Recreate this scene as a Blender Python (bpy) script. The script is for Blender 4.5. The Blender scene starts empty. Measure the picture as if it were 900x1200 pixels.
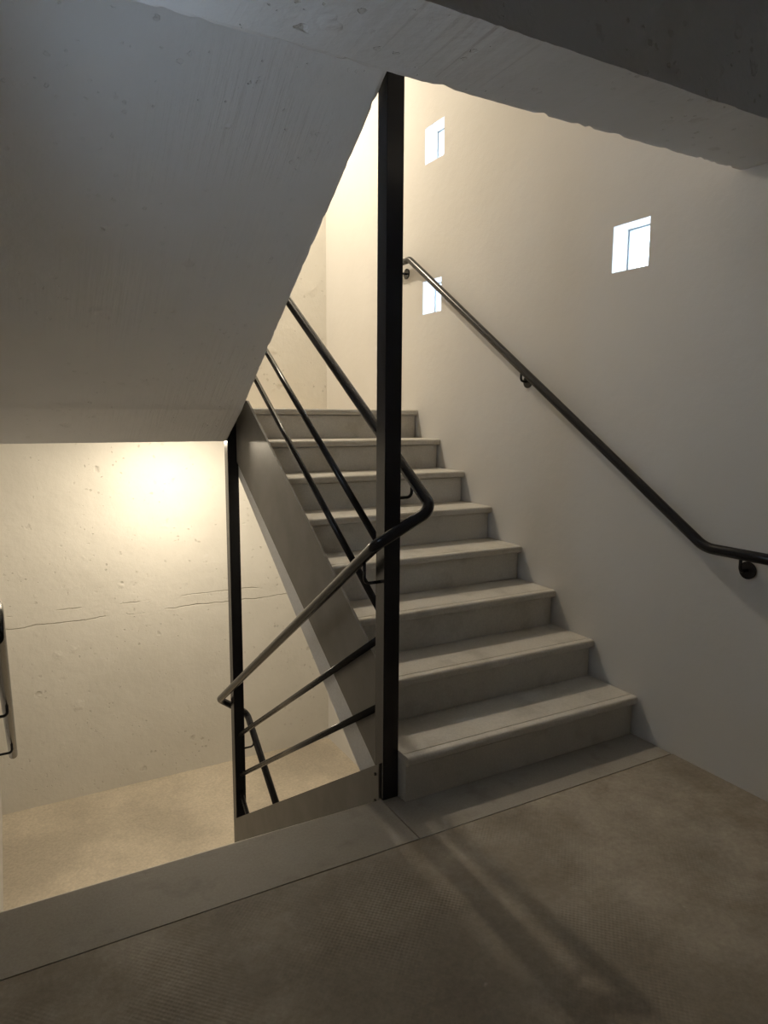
import bpy, bmesh, math, random
from mathutils import Vector, Matrix
random.seed(7)
S = bpy.context.scene
C = S.collection

# ------------------------------------------------------------------ camera
F_PX, YAW, PITCH, ROLL = 811.3, 0.50518, -0.13866, 0.00644
fw = Vector((math.sin(YAW)*math.cos(PITCH), math.cos(YAW)*math.cos(PITCH), math.sin(PITCH)))
r0 = Vector((math.cos(YAW), -math.sin(YAW), 0)); u0 = r0.cross(fw)
rt = r0*math.cos(ROLL) + u0*math.sin(ROLL); up = u0*math.cos(ROLL) - r0*math.sin(ROLL)
cd = bpy.data.cameras.new('camera'); cam = bpy.data.objects.new('camera', cd); C.objects.link(cam)
m = Matrix((rt, up, -fw)).transposed().to_4x4(); m.translation = Vector((-2.3966, -2.0281, 1.4024))
cam.matrix_world = m
cd.sensor_fit = 'VERTICAL'; cd.sensor_height = 36.0; cd.lens = 36.0*F_PX/1200.0
cd.clip_start = 0.02
S.camera = cam

# ------------------------------------------------------------------ daylight and exposure
LAMP_LOW, LAMP_HIGH = 490.0, 1120.0  # radiance of the two landing lamps
LAMP_COL = (1.0, 0.855, 0.64)
w = bpy.data.worlds.new('daylight'); S.world = w; w.use_nodes = True
bg = w.node_tree.nodes['Background']
bg.inputs['Color'].default_value = (0.66, 0.82, 1.0, 1); bg.inputs['Strength'].default_value = 8.0
S.view_settings.view_transform = 'Standard'; S.view_settings.look = 'None'
S.view_settings.gamma = 1.0; S.view_settings.use_curve_mapping = False
S.view_settings.exposure = 0.66

# ------------------------------------------------------------------ dimensions
R, T = 0.18, 0.2686                # riser, going
XR, XL, YF, YB = 0.0, -2.545, 3.30, -3.4
XA = -1.181                        # left end of the rising flight's steps
XD = -1.258                        # right end of the left-hand flights
Y0L = 0.065                        # landing edge over the falling flight
ZM, ZL, ZU = 8*R, -8*R, 16*R       # upper half landing, lower half landing, next floor
YM = 1.905                         # front edge of the half landings, left side
SLAB = 0.19
STOREY = 16*R

# ------------------------------------------------------------------ materials
def mat(name):
    mt = bpy.data.materials.new(name); mt.use_nodes = True
    nt = mt.node_tree; b = nt.nodes['Principled BSDF']
    return mt, nt, b
def N(nt, typ, **kw):
    n = nt.nodes.new(typ)
    for k, v in kw.items():
        if k in n.inputs: n.inputs[k].default_value = v
        else: setattr(n, k, v)
    return n
def pos(nt):
    return N(nt, 'ShaderNodeNewGeometry').outputs['Position']
def noise(nt, vec, scale, detail=4, rough=.55):
    n = N(nt, 'ShaderNodeTexNoise', Scale=scale, Detail=detail, Roughness=rough)
    nt.links.new(vec, n.inputs['Vector']); return n.outputs['Fac']
def ramp(nt, fac, stops):
    n = N(nt, 'ShaderNodeValToRGB'); e = n.color_ramp.elements
    while len(e) < len(stops): e.new(0.5)
    for el, (p, c) in zip(e, stops):
        el.position = p; el.color = c if len(c) == 4 else (*c, 1)
    nt.links.new(fac, n.inputs['Fac']); return n.outputs['Color']
def math_(nt, op, a, b=None, clamp=False):
    n = N(nt, 'ShaderNodeMath', operation=op, use_clamp=clamp)
    for i, v in enumerate((a, b)):
        if v is None: continue
        if isinstance(v, (int, float)): n.inputs[i].default_value = v
        else: nt.links.new(v, n.inputs[i])
    return n.outputs[0]
def mixc(nt, fac, a, b, mode='MIX'):
    n = N(nt, 'ShaderNodeMix', data_type='RGBA', blend_type=mode)
    for i, v in ((0, fac), (6, a), (7, b)):
        if isinstance(v, (int, float)): n.inputs[i].default_value = v
        elif isinstance(v, tuple): n.inputs[i].default_value = v if len(v) == 4 else (*v, 1)
        else: nt.links.new(v, n.inputs[i])
    return n.outputs[2]
def bump(nt, b, hts):
    prev = None
    for h, st, dist in hts:
        n = N(nt, 'ShaderNodeBump', Strength=st, Distance=dist)
        nt.links.new(h, n.inputs['Height'])
        if prev: nt.links.new(prev, n.inputs['Normal'])
        prev = n.outputs['Normal']
    nt.links.new(prev, b.inputs['Normal'])
def pits(nt, vec, scale, size, sharp=14.0):
    """scattered blow holes: 1 in a hole, 0 elsewhere"""
    nz = N(nt, 'ShaderNodeTexNoise', Scale=scale*1.6, Detail=3.0); nt.links.new(vec, nz.inputs['Vector'])
    wp = N(nt, 'ShaderNodeVectorMath', operation='MULTIPLY_ADD'); nt.links.new(nz.outputs['Color'], wp.inputs[0])
    wp.inputs[1].default_value = (.8/scale,)*3; nt.links.new(vec, wp.inputs[2])
    v = N(nt, 'ShaderNodeTexVoronoi', Scale=scale); nt.links.new(wp.outputs[0], v.inputs['Vector'])
    sep = N(nt, 'ShaderNodeSeparateColor'); nt.links.new(v.outputs['Color'], sep.inputs[0])
    rad = math_(nt, 'MULTIPLY', math_(nt, 'POWER', sep.outputs[0], 6.0), size)
    return math_(nt, 'MULTIPLY', math_(nt, 'SUBTRACT', rad, v.outputs['Distance']), sharp, True)

def mk_plaster():
    mt, nt, b = mat('smooth_white_plaster'); p = pos(nt)
    c = ramp(nt, noise(nt, p, 1.3), [(.3, (.685, .67, .65)), (.7, (.73, .715, .695))])
    nt.links.new(c, b.inputs['Base Color']); b.inputs['Roughness'].default_value = .85
    bump(nt, b, [(noise(nt, p, 14, 6, .6), .35, .006), (noise(nt, p, 160, 3), .25, .0012)])
    return mt
def mk_rough(name, c0, c1, joints=False, stroke=False, dirt=.25, blob=.6):
    mt, nt, b = mat(name); p = pos(nt)
    base = ramp(nt, noise(nt, p, 2.2, 5), [(.3, c0), (.7, c1)])
    pt = pits(nt, p, 13, .38, 6.0); pt2 = pits(nt, p, 38, .42)
    hole = math_(nt, 'MAXIMUM', pt, pt2)
    mask = ramp(nt, noise(nt, p, 3.1), [(.42, (0, 0, 0)), (.62, (1, 1, 1))])
    hole = math_(nt, 'MULTIPLY', hole, mask)
    col = mixc(nt, math_(nt, 'MULTIPLY', hole, dirt), base, (.30, .27, .22))
    hts = [(noise(nt, p, 5, 5, .6), .45, .02), (math_(nt, 'SUBTRACT', 1.0, hole), .8, .006),
           (noise(nt, p, 45, 4, .6), .3, .003)]
    # small raised blobs of laitance
    bl = pits(nt, N_shift(nt, p, (3.3, 1.7, .4)), 9.0, .46, 3.0)
    hts.append((math_(nt, 'MULTIPLY', bl, mask), blob, .010))
    if stroke:
        mp = N(nt, 'ShaderNodeMapping'); mp.inputs['Scale'].default_value = (55, 3, 3)
        mp.inputs['Rotation'].default_value = (0, 0, .35)
        nt.links.new(p, mp.inputs['Vector'])
        st = N(nt, 'ShaderNodeTexNoise', Scale=1.0, Detail=3.0); nt.links.new(mp.outputs[0], st.inputs['Vector'])
        mk = ramp(nt, noise(nt, p, 1.7), [(.45, (0, 0, 0)), (.6, (1, 1, 1))])
        hts.append((math_(nt, 'MULTIPLY', st.outputs['Fac'], mk), .8, .007))
    if joints:
        sp = N(nt, 'ShaderNodeSeparateXYZ'); nt.links.new(p, sp.inputs[0])
        wob = math_(nt, 'MULTIPLY', math_(nt, 'SUBTRACT', noise(nt, p, 5, 5, .65), .5), .05)
        z = math_(nt, 'ADD', sp.outputs['Z'], wob)
        tot = None
        for zc, thr in ((-.085, .40), (0.005, .52), (2.685, .45)):
            d = math_(nt, 'ABSOLUTE', math_(nt, 'SUBTRACT', z, zc))
            ln = math_(nt, 'SUBTRACT', 1.0, math_(nt, 'MULTIPLY', d, 190.0), True)
            mk = ramp(nt, noise(nt, N_shift(nt, p, (zc*9, 0, 0)), 3.4, 4), [(thr, (0, 0, 0)), (thr+.1, (1, 1, 1))])
            ln = math_(nt, 'MULTIPLY', ln, mk)
            tot = ln if tot is None else math_(nt, 'MAXIMUM', tot, ln)
        col = mixc(nt, math_(nt, 'MULTIPLY', tot, .35), col, (.33, .29, .22))
        hts.append((math_(nt, 'SUBTRACT', 1.0, tot), .9, .008))
    nt.links.new(col, b.inputs['Base Color']); b.inputs['Roughness'].default_value = .9
    bump(nt, b, hts)
    return mt
def N_shift(nt, vec, off):
    n = N(nt, 'ShaderNodeVectorMath', operation='ADD'); nt.links.new(vec, n.inputs[0]); n.inputs[1].default_value = off
    return n.outputs[0]
def mk_stone(name, c0, c1, dark, rough=.6, grain=.3):
    mt, nt, b = mat(name); p = pos(nt)
    base = ramp(nt, noise(nt, p, 3.5, 6, .6), [(.3, c0), (.7, c1)])
    fine = noise(nt, p, 120, 3)
    base = mixc(nt, .35, base, ramp(nt, fine, [(.3, (.6, .6, .6)), (.7, (1, 1, 1))]), 'MULTIPLY')
    sm = ramp(nt, noise(nt, N_shift(nt, p, (5, 2, 1)), 7, 5, .6), [(.54, (0, 0, 0)), (.70, (1, 1, 1))])
    col = mixc(nt, math_(nt, 'MULTIPLY', sm, .5), base, dark)
    nt.links.new(col, b.inputs['Base Color'])
    b.inputs['Roughness'].default_value = rough
    bump(nt, b, [(noise(nt, p, 30, 5, .6), grain, .003), (fine, .2, .001)])
    return mt
def mk_screed(name, c0, c1, ribs):
    mt, nt, b = mat(name); p = pos(nt)
    base = ramp(nt, noise(nt, p, 3.2, 9, .68), [(.34, c0), (.66, c1)])
    sm = ramp(nt, noise(nt, N_shift(nt, p, (2, 7, 1)), 1.4, 4, .6), [(.42, (0, 0, 0)), (.62, (1, 1, 1))])
    base = mixc(nt, math_(nt, 'MULTIPLY', sm, .6), base, tuple(c*.62 for c in c0))
    base = mixc(nt, .5, base, ramp(nt, noise(nt, p, 55, 6, .7), [(.3, (.55, .55, .55)), (.7, (1.15, 1.15, 1.15))]), 'MULTIPLY')
    spk = ramp(nt, noise(nt, N_shift(nt, p, (1, 3, 8)), 11, 3, .7), [(.70, (0, 0, 0)), (.80, (1, 1, 1))])
    base = mixc(nt, math_(nt, 'MULTIPLY', spk, .30), base, tuple(min(1, c*1.9) for c in c1))
    nt.links.new(base, b.inputs['Base Color']); b.inputs['Roughness'].default_value = .62
    hts = [(noise(nt, p, 9, 6, .6), .35, .004), (noise(nt, p, 90, 4), .3, .0015)]
    if ribs:
        sp = N(nt, 'ShaderNodeSeparateXYZ'); nt.links.new(p, sp.inputs[0])
        sx = math_(nt, 'SINE', math_(nt, 'MULTIPLY', sp.outputs['X'], 420.0))
        sy = math_(nt, 'SINE', math_(nt, 'MULTIPLY', sp.outputs['Y'], 420.0))
        g = math_(nt, 'MULTIPLY', sx, sy)
        mk = ramp(nt, noise(nt, p, 2.3, 3), [(.42, (0, 0, 0)), (.6, (1, 1, 1))])
        hts.append((math_(nt, 'MULTIPLY', g, mk), .38, .0012))
    bump(nt, b, hts)
    return mt
def mk_steel(name, col, rough, metal=0.0, spec=.35):
    mt, nt, b = mat(name); p = pos(nt)
    c = ramp(nt, noise(nt, p, 6, 5), [(.3, tuple(x*.85 for x in col)), (.7, tuple(x*1.15 for x in col))])
    nt.links.new(c, b.inputs['Base Color']); b.inputs['Metallic'].default_value = metal
    b.inputs['Roughness'].default_value = rough; b.inputs['Specular IOR Level'].default_value = spec
    return mt
def mk_glass():
    mt = bpy.data.materials.new('window_glass'); mt.use_nodes = True; nt = mt.node_tree
    nt.nodes.clear()
    o = N(nt, 'ShaderNodeOutputMaterial'); tr = N(nt, 'ShaderNodeBsdfTransparent'); gl = N(nt, 'ShaderNodeBsdfGlossy', Roughness=.02)
    mx = N(nt, 'ShaderNodeMixShader'); mx.inputs[0].default_value = .06
    nt.links.new(tr.outputs[0], mx.inputs[1]); nt.links.new(gl.outputs[0], mx.inputs[2]); nt.links.new(mx.outputs[0], o.inputs[0])
    return mt
def mk_lamp(name, strength):
    mt = bpy.data.materials.new(name); mt.use_nodes = True; nt = mt.node_tree
    nt.nodes.clear()
    o = N(nt, 'ShaderNodeOutputMaterial'); e = N(nt, 'ShaderNodeEmission'); e.inputs[0].default_value = (*LAMP_COL, 1); e.inputs[1].default_value = strength
    nt.links.new(e.outputs[0], o.inputs[0]); return mt

M = dict(
    plaster=mk_plaster(),
    rough=mk_rough('rough_painted_concrete', (.74, .72, .67), (.81, .79, .74), joints=True),
    soffit=mk_rough('brushed_painted_concrete', (.76, .77, .79), (.82, .83, .85), stroke=True, dirt=.07, blob=1.0),
    beam=mk_rough('bare_painted_beam', (.65, .66, .68), (.74, .75, .77)),
    stone=mk_stone('pale_cast_stone', (.56, .535, .485), (.66, .63, .575), (.36, .34, .30)),
    border=mk_stone('grey_border_stone', (.33, .305, .265), (.40, .37, .325), (.20, .18, .15)),
    screed=mk_screed('brown_screed', (.27, .23, .18), (.48, .43, .36), True),
    screed_low=mk_screed('worn_screed', (.62, .55, .44), (.70, .62, .505), False),
    side=mk_stone('white_slab_side', (.74, .76, .80), (.80, .82, .86), (.64, .65, .67)),
    black=mk_steel('black_painted_steel', (.016, .016, .019), .22),
    plate=mk_steel('grey_painted_steel_plate', (.17, .162, .152), .5, 0.0),
    white=mk_steel('grey_window_paint', (.42, .47, .51), .5),
    glass=mk_glass(), lamp_low=mk_lamp('lower_lamp_diffuser', LAMP_LOW), lamp_high=mk_lamp('upper_lamp_diffuser', LAMP_HIGH),
    lampbody=mk_steel('white_lamp_housing', (.7, .7, .7), .4),
)

# ------------------------------------------------------------------ mesh helpers
def add_box(bm, a, b, bev=0.0):
    x0, y0, z0 = a; x1, y1, z1 = b
    vs = [bm.verts.new(v) for v in ((x0,y0,z0),(x1,y0,z0),(x1,y1,z0),(x0,y1,z0),(x0,y0,z1),(x1,y0,z1),(x1,y1,z1),(x0,y1,z1))]
    fs = [bm.faces.new([vs[i] for i in f]) for f in ((0,3,2,1),(4,5,6,7),(0,1,5,4),(1,2,6,5),(2,3,7,6),(3,0,4,7))]
    if bev:
        es = {e for f in fs for e in f.edges}
        bmesh.ops.bevel(bm, geom=list(es), offset=bev, segments=2, profile=.5, affect='EDGES')
def add_prism_x(bm, prof, x0, x1):
    """extrude a (y, z) polygon along x"""
    a = [bm.verts.new((x0, y, z)) for y, z in prof]; b = [bm.verts.new((x1, y, z)) for y, z in prof]
    n = len(prof)
    bm.faces.new(a); bm.faces.new(b[::-1])
    for i in range(n): bm.faces.new((a[i], b[i], b[(i+1) % n], a[(i+1) % n]))
def fillet(pts, rad, seg=8):
    pts = [Vector(p) for p in pts]; out = [pts[0]]
    for i in range(1, len(pts)-1):
        p = pts[i]; a = pts[i-1]-p; b = pts[i+1]-p
        la, lb = a.length, b.length; a.normalize(); b.normalize()
        ang = a.angle(b)
        if math.pi-ang < .02: out.append(p); continue
        r = rad[i-1] if isinstance(rad, (list, tuple)) else rad
        d = min(r/math.tan(ang/2), la*.48, lb*.48); r = d*math.tan(ang/2)
        c = p + (a+b).normalized()*(r/math.sin(ang/2))
        s = p+a*d-c; e = p+b*d-c; tot = s.angle(e); ax = s.cross(e).normalized()
        for k in range(seg+1): out.append(c + Matrix.Rotation(tot*k/seg, 3, ax) @ s)
    out.append(pts[-1]); return out
def add_tube(bm, pts, rad, seg=16, caps=True):
    pts = [Vector(p) for p in pts]; rings = []; nrm = None
    for i, p in enumerate(pts):
        t = (pts[min(i+1, len(pts)-1)]-pts[max(i-1, 0)]).normalized()
        if nrm is None: nrm = t.orthogonal().normalized()
        nrm = (nrm - t*nrm.dot(t)).normalized(); bn = t.cross(nrm)
        rings.append([bm.verts.new(p + (nrm*math.cos(2*math.pi*k/seg)+bn*math.sin(2*math.pi*k/seg))*rad) for k in range(seg)])
    for a, b in zip(rings, rings[1:]):
        for k in range(seg):
            f = bm.faces.new((a[k], a[(k+1) % seg], b[(k+1) % seg], b[k])); f.smooth = True
    if caps: bm.faces.new(rings[0][::-1]); bm.faces.new(rings[-1])
def loft(bm, secs, smooth=False):
    rows = [[bm.verts.new(v) for v in s] for s in secs]; n = len(rows[0])
    for a, b in zip(rows, rows[1:]):
        for k in range(n): bm.faces.new((a[k], a[(k+1) % n], b[(k+1) % n], b[k]))
    bm.faces.new(rows[0][::-1]); bm.faces.new(rows[-1])
def obj(name, bm, mt, parent=None):
    bmesh.ops.recalc_face_normals(bm, faces=bm.faces[:])
    me = bpy.data.meshes.new(name); bm.to_mesh(me); bm.free(); me.materials.append(M[mt])
    o = bpy.data.objects.new(name, me); C.objects.link(o)
    if parent: o.parent = parent
    return o
def box(name, a, b, mt, parent=None, bev=0.0):
    bm = bmesh.new(); add_box(bm, a, b, bev); return obj(name, bm, mt, parent)
def prism(name, prof, x0, x1, mt, parent=None):
    bm = bmesh.new(); add_prism_x(bm, prof, x0, x1); return obj(name, bm, mt, parent)
def tube(name, pts, rad, mt, parent=None, seg=16):
    bm = bmesh.new(); add_tube(bm, pts, rad, seg); return obj(name, bm, mt, parent)
def tag(o, label, cat=None, group=None, kind=None):
    o['label'] = label
    if cat: o['category'] = cat
    if group: o['group'] = group
    if kind: o['kind'] = kind
    return o
def empty(name, loc=(0, 0, 0)):
    o = bpy.data.objects.new(name, None); C.objects.link(o); o.empty_display_size = .1
    o.location = loc; return o
def under(o, parent):
    """parent while keeping world coordinates of the mesh (parent has only a translation)"""
    o.parent = parent; o.matrix_parent_inverse = Matrix.Translation(parent.location).inverted(); return o
def struct(o, label, cat): return tag(o, label, cat, kind='structure')

# ------------------------------------------------------------------ walls
ZBOT, ZTOP = -2.9, 4.6
WIN = [(1.605, 1.812, 2.93, 3.14), (0.058, 0.254, 2.026, 2.221), (1.607, 1.815, 2.036, 2.236)]
WIN_L = [(-.70, -.28, 1.80, 2.12)]      # window over the landing in the left wall, beside the picture
TH = 0.16
def window_wall(name, x0, x1, wins, mt):
    """wall between the planes x0 (room side) and x1 with rectangular openings and their reveals"""
    ys = sorted({YB-.2, YF+(.2 if x0 == 0 else 0)} | {v for q in wins for v in q[:2]}); zs = sorted({ZBOT, ZTOP} | {v for q in wins for v in q[2:]})
    bm = bmesh.new(); vf = {}
    def gv(x, y, z):
        k = (round(x, 5), round(y, 5), round(z, 5))
        if k not in vf: vf[k] = bm.verts.new(k)
        return vf[k]
    ny, nz = len(ys)-1, len(zs)-1
    def solid(i, j):
        if not (0 <= i < ny and 0 <= j < nz): return False
        y, z = (ys[i]+ys[i+1])/2, (zs[j]+zs[j+1])/2
        return not any(q[0] < y < q[1] and q[2] < z < q[3] for q in wins)
    for i in range(ny):
        for j in range(nz):
            if not solid(i, j): continue
            a, b, c, d = ys[i], ys[i+1], zs[j], zs[j+1]
            for x in (x0, x1): bm.faces.new([gv(x, *v) for v in ((a, c), (b, c), (b, d), (a, d))])
            for di, dj, p, q in ((-1, 0, (a, c), (a, d)), (1, 0, (b, c), (b, d)), (0, -1, (a, c), (b, c)), (0, 1, (a, d), (b, d))):
                if not solid(i+di, j+dj): bm.faces.new((gv(x0, *p), gv(x0, *q), gv(x1, *q), gv(x1, *p)))
    return obj(name, bm, mt)
struct(window_wall('wall_right', 0, TH, WIN, 'plaster'), 'smooth white plastered wall with small square windows beside the rising stairs', 'wall')
struct(window_wall('wall_left', XL, XL-TH, WIN_L, 'plaster'), 'pale wall along the left side of the falling flight', 'wall')
WLAB = ['small square window highest up the white wall', 'rightmost small square window, alone above the lower half of the wall handrail',
        'small square window partly behind the wall handrail', 'window in the left wall over the main landing, just outside the picture']
for k, (a, b_, c, d) in enumerate(WIN+WIN_L):
    xa, sg = (0, 1) if k < len(WIN) else (XL, -1)
    wn = empty(f'window_{k+1}', (xa+sg*.10, (a+b_)/2, c)); struct(wn, WLAB[k], 'window')
    bm = bmesh.new(); e = .008
    xi, xo = sorted((xa+sg*.092, xa+sg*.118))
    add_box(bm, (xi, a, c), (xo, a+e, d)); add_box(bm, (xi, b_-e, c), (xo, b_, d))
    add_box(bm, (xi, a+e, c), (xo, b_-e, c+e)); add_box(bm, (xi, a+e, d-e), (xo, b_-e, d))
    under(obj('window_frame', bm, 'white'), wn)
    xi, xo = sorted((xa+sg*.102, xa+sg*.108))
    under(box('pane', (xi, a+e, c+e), (xo, b_-e, d-e), 'glass'), wn)

struct(box('wall_far', (XL-.2, YF, ZBOT), (0, YF+.2, ZTOP), 'rough'), 'rough cream concrete wall with pits and horizontal cracks behind the half landings', 'wall')
struct(box('wall_back', (XL, YB-.2, ZBOT), (0, YB, ZTOP), 'plaster'), 'plain pale wall of the landing behind the viewer', 'wall')

struct(box('floor_bottom', (XL, YB, ZBOT-.1), (0, YF, ZBOT), 'screed_low'), 'floor at the foot of the stair well, out of sight', 'floor')
struct(box('ceiling_top', (XL, YB, ZTOP), (0, YF, ZTOP+.1), 'plaster'), 'ceiling at the head of the stair well, out of sight', 'ceiling')
# ------------------------------------------------------------------ main landing
SB = 0.212
fl = prism('floor', [(YB, 0), (YB, -.20), (-SB-.005, -.20), (-SB-.005, 0)], XL, 0, 'screed')
struct(fl, 'brown concrete floor of the main landing with faint ribbed texture', 'floor')
def round_prof(y0, y1, z0, z1, r, seg=5):
    """profile with a rounded top edge at y1"""
    pts = [(y0, z0), (y1, z0)]
    for k in range(seg+1):
        a = k/seg*math.pi/2; pts.append((y1-r+r*math.cos(a), z1-r+r*math.sin(a)))
    pts.append((y0, z1)); return pts
prism('border_slab', round_prof(-SB, Y0L, -.04, 0, .012), XL, -1.250, 'border', fl)
prism('border_slab', round_prof(-SB, 0.024, -.04, 0, .002), -1.245, -.004, 'border', fl)
prism('bed', [(-SB-.005, -.20), (-SB-.005, -.008), (-SB+.01, -.008), (-SB+.01, -.04), (.04, -.04), (.04, -.20)], XL, 0, 'screed', fl)
prism('bed', [(.024, -.20), (.024, -.001), (.16, -.001), (.16, -.20)], -1.249, XA, 'border', fl)

# ------------------------------------------------------------------ half landings
def half_landing(name, z, mt, label):
    f = prism(name, [(2.02, z), (2.02, z-SLAB+.015), (YF, z-SLAB+.015), (YF, z)], XL, 0, mt)
    struct(f, label, 'floor')
    prism('underside', [(YM, z-SLAB), (YM, z-.05), (2.02, z-.05), (2.02, z-SLAB+.015), (YF, z-SLAB+.015), (YF, z-SLAB)], XL, XD, 'soffit', f)
    prism('underside', [(1.95, z-SLAB), (1.95, z-.05), (2.02, z-.05), (2.02, z-SLAB+.015), (YF, z-SLAB+.015), (YF, z-SLAB)], XD, 0, 'soffit', f)
    return f
half_landing('floor_upper', ZM, 'screed_low', 'half landing floor at the head of the rising stairs')
half_landing('floor_lower', ZL, 'screed_low', 'bright sandy concrete floor of the lower half landing')
half_landing('floor_top', ZM+STOREY, 'screed_low', 'half landing slab of the storey above')

# ------------------------------------------------------------------ flights
def tread_prof(yf, depth, z, th=.036):
    """tread slab: bullnosed front at yf, fine groove behind the nose, going towards +y"""
    pts = [(yf+depth, z-th), (yf+.008, z-th), (yf, z-th+.008), (yf, z-.014)]
    for k in range(1, 6):
        a = math.pi-k/5*math.pi/2; pts.append((yf+.014+.014*math.cos(a), z-.014+.014*math.sin(a)))
    pts += [(yf+.036, z), (yf+.037, z-.003), (yf+.040, z-.003), (yf+.041, z), (yf+depth, z)]
    return pts
NOSE = .024
fa = tag(empty('stair_flight', (-.6, 0, 0)), 'rising flight of pale cast stone steps between the black post and the white wall', 'stairs', 'stair flights')
for i in range(8):
    z = (i+1)*R; y = i*T
    dp = T+NOSE-.001 if i < 7 else .16
    x1 = -.003
    under(prism('tread', tread_prof(y-NOSE, dp, z), XA, x1, 'stone'), fa)
    under(prism('riser', [(y, i*R+.0005), (y+.022, i*R+.0005), (y+.022, z-.0405), (y, z-.0405)], XA+.003, -.010, 'stone'), fa)
# concrete body under the steps
body = [(2.02, ZM-.05), (2.24, ZM-SLAB)]
low = -.295
prof = [(.024, -.18)]
for i in range(8):
    prof += [(i*T+.023, i*R+.0), (i*T+.023, (i+1)*R-.037)] if i else [(.023, .0), (.023, R-.037)]
    if i < 7: prof += [((i+1)*T-.001, (i+1)*R-.037)]
prof += [(1.95, ZM-.037), (1.95, ZM-SLAB+.0), (2.24, ZM-SLAB), (.17, .67*.17+low)]
prof = [p for k, p in enumerate(prof) if k]
prof = [(.118, .67*.118+low), (.118, R-.037)] + prof[2:-1]
under(prism('flight_slab', prof, XA, -.002, 'side'), fa)
under(box('step_base', (XA+.003, .0225, .0005), (-.006, .1175, R-.0365), 'stone'), fa)
# steel side plate
TOPZ = .345
ps = [(.118, .118*.67-.09), (.118, .118*.67+TOPZ), (1.95, 1.95*.67+TOPZ-.13), (1.95, 1.95*.67-.09-.03)]
ps = [(.118, .118*.67-.085), (.118, .118*.67+TOPZ), (1.72, 1.72*.67+TOPZ-.02), (1.93, ZM+.05), (1.93, 1.93*.67-.165)]
st = under(prism('stringer', ps, XA-.0115, XA-.0005, 'plate'), fa); st['label'] = 'grey steel side plate of the rising flight'

def left_flight(name, dz, label, visible_soffit):
    """flight on the left: from the landing edge (y=Y0L, z=dz) down and away to z=dz-8R"""
    f = tag(empty(name, (-1.9, Y0L, dz)), label, 'stairs', 'stair flights')
    for i in range(1, 8):
        z = dz-i*R; y = Y0L-NOSE+(i-1)*T
        pr = [(2*0+yy, zz) for yy, zz in tread_prof(0, T+NOSE-.001, z)]
        pr = [(y+T+NOSE-yy, zz) for yy, zz in pr]
        under(prism('tread', pr, XL+.004, XD-.002, 'stone'), f)
    for i in range(8):
        z = dz-i*R; y = Y0L-NOSE+i*T
        under(prism('riser', [(y-.022, z-R+.0005), (y, z-R+.0005), (y, z-.0365), (y-.022, z-.0365)], XL+.004, XD-.002, 'stone'), f)
    # concrete body: uneven underside with a chipped right-hand edge
    def zs_(y):
        b = dz-STOREY
        return b+1.25+(1.905-y)*.575 if y > 1.57 else b+1.25+.335*.575+.006+(1.57-y)*.664
    def top(y):
        k = min(7, max(0, math.floor((y-(Y0L-NOSE))/T)+1)) if y > Y0L-NOSE else 0
        return dz-k*R-.037 - (.0 if k else .0)
    st_ = []
    y = -.325
    ysn = [-.325]
    while y < YM-.03:
        y += random.uniform(.012, .035); ysn.append(min(y, YM))
    ysn.append(YM)
    secs = []
    for y in ysn:
        ch = random.uniform(0, .0015) + (random.uniform(.002, .004) if random.random() < .10 else 0)
        wv = .004*math.sin(y*5.1)
        z = zs_(y)
        tp = max(dz-.26-.67*(y-Y0L)*1.0, z+.08)
        tp = min(tp, dz-.05)
        secs.append([(XL+.004, y, z), (XD-.012, y, z), (XD-ch+wv*.3, y, z+.004+ch), (XD, y, z+.02), (XD, y, tp), (XL+.004, y, tp)])
    bm = bmesh.new(); loft(bm, secs); s = under(obj('flight_slab', bm, 'soffit'), f)
    s['label'] = 'sloping grey concrete underside with brush marks and pits'
    # stepped concrete between slab and treads
    pr = []
    for i in range(8):
        y = Y0L-NOSE-.023+i*T
        if i: pr += [(y-T+.001, dz-i*R-.037)]
        pr += [(y, dz-i*R-.037)]
    pr += [(Y0L-NOSE-.023+7*T, dz-8*R-.03), (Y0L-NOSE-.023+7*T-.01, dz-8*R-.04), (-.2, dz-.2), (-.2, dz-.037)]
    under(prism('step_core', pr, XL+.004, XD-.001, 'side'), f)
    # inner steel side plate
    s0, s1 = Y0L+.005, 1.93
    zt = lambda y: dz+.125-.662*(y-.085)
    pp = [(s0, dz-.23), (s0, zt(s0)), (s1, zt(s1)), (s1, max(zt(s1)-.36, dz-8*R-.18))]
    sp = under(prism('stringer', pp, XD+.006, XD+.016, 'plate'), f)
    sp['label'] = 'grey steel side plate of the flight'
    for zz in (dz+.085, dz-.02):
        b = tube('bolt', [(XD+.000, s0+.022, zz), (XD+.0065, s0+.022, zz)], .006, 'black', seg=10); b.parent = sp
    return f
left_flight('stair_flight', 0.0, 'falling flight dropping out of sight beyond the landing edge at left', False)
left_flight('stair_flight', STOREY, 'upper flight seen from below as a sloping grey concrete soffit at top left', True)
# flight of the storey above along the right wall (only its underside could be glimpsed)
f3 = tag(empty('stair_flight', (-.6, 0, STOREY)), 'next rising flight overhead, hidden behind the ceiling beam', 'stairs', 'stair flights')
pr = [(-.32, ZU-.36), (-.32, ZU-.02), (.0, ZU-.02)]
for i in range(8): pr += [(i*T, ZU+(i+1)*R-.02), ((i+1)*T if i < 7 else 1.95, ZU+(i+1)*R-.02)]
pr = [(-.32, ZU-.42), (-.32, ZU)]
for i in range(8): pr += [(i*T, ZU+i*R), (i*T, ZU+(i+1)*R)]
pr += [(1.94, ZU+8*R), (1.94, ZU+8*R-.20)]
under(prism('flight_slab', pr, XA-.012, -.002, 'soffit'), f3)

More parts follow.
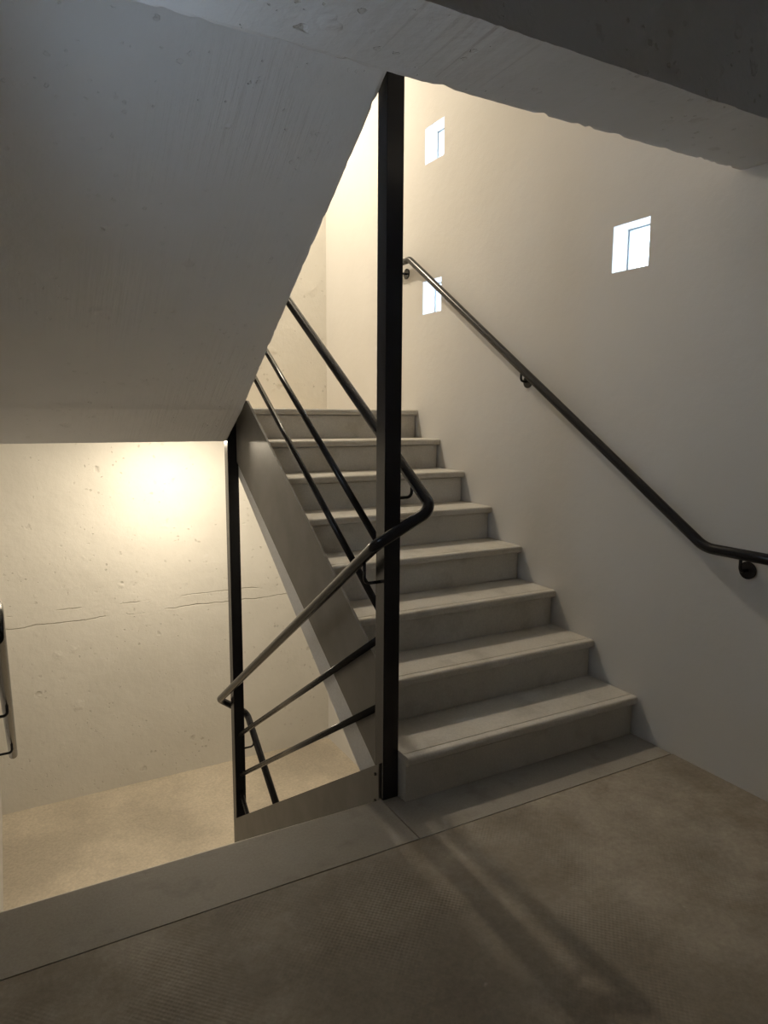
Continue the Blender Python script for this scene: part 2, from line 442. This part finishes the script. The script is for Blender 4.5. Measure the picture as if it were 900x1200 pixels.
# ------------------------------------------------------------------ beam and ceiling of the landing
ZB, YB0, YB1 = 2.283, -.648, -.332
secs = []; x = XL
while True:
    ch = random.uniform(0, .0015) + (random.uniform(.003, .007) if random.random() < .15 else 0)
    c2 = random.uniform(0, .003)
    secs.append([(x, YB0, ZB+c2), (x, YB1-.02, ZB), (x, YB1-ch, ZB+.003+.6*ch), (x, YB1, ZB+.02), (x, YB1, ZU-.02), (x, YB0, ZU-.02)])
    if x >= 0: break
    x = min(0, x+random.uniform(.01, .035))
bm = bmesh.new(); loft(bm, secs)
struct(obj('ceiling_beam', bm, 'beam'), 'deep concrete beam with chipped lower edge crossing above the landing', 'beam')
struct(box('ceiling', (XL, YB, 2.68), (0, YB0, ZU-.02), 'beam'), 'shaded concrete ceiling of the main landing nearer the viewer', 'ceiling')

# ------------------------------------------------------------------ railing in the stair well
P = .064
rl = tag(empty('stair_railing', (-1.212, .082, 0)), 'black steel stair railing with tall square posts and a handrail turning round them', 'railing')
px0, px1 = -1.2445, -1.1805
def rpart(o): return under(o, rl)
XC = (px0+px1)/2
p1 = rpart(box('post', (px0, .050, -.30), (px1, .050+P, ZU+.9), 'black', bev=.002))
p2 = rpart(box('post', (px0, 1.936, ZL), (px1, 1.936+P, ZM+STOREY-SLAB), 'black', bev=.002))
ya, yb = .11, 1.94
HZ = .662
for z0 in (.915, .672): rpart(tube('middle_rail', [(XC, ya, z0), (XC, yb, z0+(yb-ya)*.654)], .0135, 'black'))
for z0 in (.605, .340): rpart(tube('middle_rail', [(XC, ya, z0), (XC, yb, z0-(yb-ya)*.636)], .0135, 'black'))
for z0 in (-.93, -1.19): rpart(tube('middle_rail', [(XC, yb, z0), (XC, yb-1.2, z0-1.2*.66)], .0135, 'black'))
for z0 in (2.88-.93, 2.88-1.19): rpart(tube('middle_rail', [(XC, yb, z0), (XC, ya, z0+(yb-ya)*.66)], .0135, 'black'))
XH0, XH1 = -1.115, -1.305
hz = lambda y: 1.143+.643*y                 # rising side
dz_ = lambda y: .955-.640*y                 # falling side
path = [(XH0+.0, 2.02, hz(2.02)), (XH0, -.055, hz(-.055)-.02), (XH1, .0, dz_(-.02)), (XH1, 2.03, dz_(2.03)), (XH0, 2.09, dz_(2.09)-.115), (XH0, .9, dz_(2.09)-.115-1.19*.665)]
path = [(XH1, .3, hz(2.05)+.16+1.78*.66), (XH1, 2.10, hz(2.05)+.16)] + [(XH0, 2.06, hz(2.06))] + path[1:]
rpart(tube('handrail', fillet(path, [.04, .04, .05, .05, .05, .045]), .0205, 'black', seg=20))
def bracket(pt, zt, yv, side, parent):
    """thin bent rod from the post side out and up to the handrail"""
    xs = px1-.002 if side > 0 else px0+.002; xh = XH0 if side > 0 else XH1
    bm = bmesh.new()
    add_tube(bm, fillet([(xs, yv, zt-.085), (xh, yv, zt-.085), (xh, yv, zt-.012)], .02, 5), .006, 10)
    b = under(obj('bracket', bm, 'black'), rl); return b
bracket(p1, hz(.085), .085, 1, rl); bracket(p1, dz_(.085), .085, -1, rl)
bracket(p2, dz_(2.09)-.115-.125*.665, 1.966, 1, rl); bracket(p2, hz(1.966), 1.966, 1, rl)

# ------------------------------------------------------------------ wall handrails
def wall_rail(name, pts, rads, brs, sx, label):
    """sx: +1 wall on the +x side, -1 wall on the -x side; brs: (y, z of rail centre)"""
    xw = XR if sx > 0 else XL
    h = tag(empty(name, (xw-sx*.07, pts[0][1], pts[0][2])), label, 'handrail', 'wall handrails')
    under(tube('rail', fillet(pts, rads), .0205, 'black', seg=20), h)
    xr = pts[1][0]
    for (y, z) in brs:
        zb = z-.064
        bm = bmesh.new(); add_tube(bm, fillet([(xw-sx*.006, y, zb), (xr, y, zb), (xr, y, z-.014)], .016, 5), .006, 10)
        b = under(obj('bracket', bm, 'black'), h)
        bm = bmesh.new(); add_tube(bm, [(xw-sx*.0005, y, zb), (xw-sx*.007, y, zb)], .033, 24)
        ro = obj('rosette', bm, 'black'); ro.parent = b
    return h
xr = -.05
rz = lambda y: 1.128+.660*y
wall_rail('wall_handrail', [(xr, 2.10, rz(1.90)), (xr, 1.90, rz(1.90)), (xr, -.335, rz(-.335)), (xr, -1.1, rz(-.335)-.0)], [.05, .13],
          [(2.015, rz(1.90)), (.78, rz(.78)), (-.485, rz(-.335))], 1, 'black tubular handrail rising along the white windowed wall')
xl = XL+.108
wall_rail('wall_handrail', [(xl, -.21, .878), (xl, .10, .878), (xl, 1.90, .878-1.80*.695), (xl, 2.05, .878-1.80*.695-.05)], [.06, .03],
          [(.95, .878-.85*.695), (1.58, .878-1.48*.695)], -1, 'black tubular handrail falling along the left wall, cut by the photo edge')

# ------------------------------------------------------------------ ceiling lamps of the half landings
def lamp(x, y, z, label, mt, dome):
    l = tag(empty('ceiling_lamp', (x, y, z)), label, 'lamp', 'half landing lamps')
    bm = bmesh.new(); n = 28
    add_tube(bm, [(x, y, z-.0005), (x, y, z-.004)], .066, n); under(obj('housing', bm, 'lampbody'), l)
    bm = bmesh.new(); rows = []
    for k in range(5):
        a = k/5*math.pi/2; r = .056*math.cos(a); zz = z-.004-dome*math.sin(a)
        rows.append([bm.verts.new((x+r*math.cos(2*math.pi*j/n), y+r*math.sin(2*math.pi*j/n), zz)) for j in range(n)])
    for a, b in zip(rows, rows[1:]):
        for j in range(n): bm.faces.new((a[j], a[(j+1) % n], b[(j+1) % n], b[j]))
    tip = bm.verts.new((x, y, z-.004-dome))
    for j in range(n): bm.faces.new((rows[-1][j], rows[-1][(j+1) % n], tip))
    o = obj('diffuser', bm, mt); under(o, l)
lamp(-1.34, 2.60, ZM-SLAB, 'round lamp under the half landing, lighting the lower far wall', 'lamp_low', .021)
lamp(-1.09, 2.72, ZM-SLAB+STOREY, 'round lamp high above the upper half landing', 'lamp_high', .010)
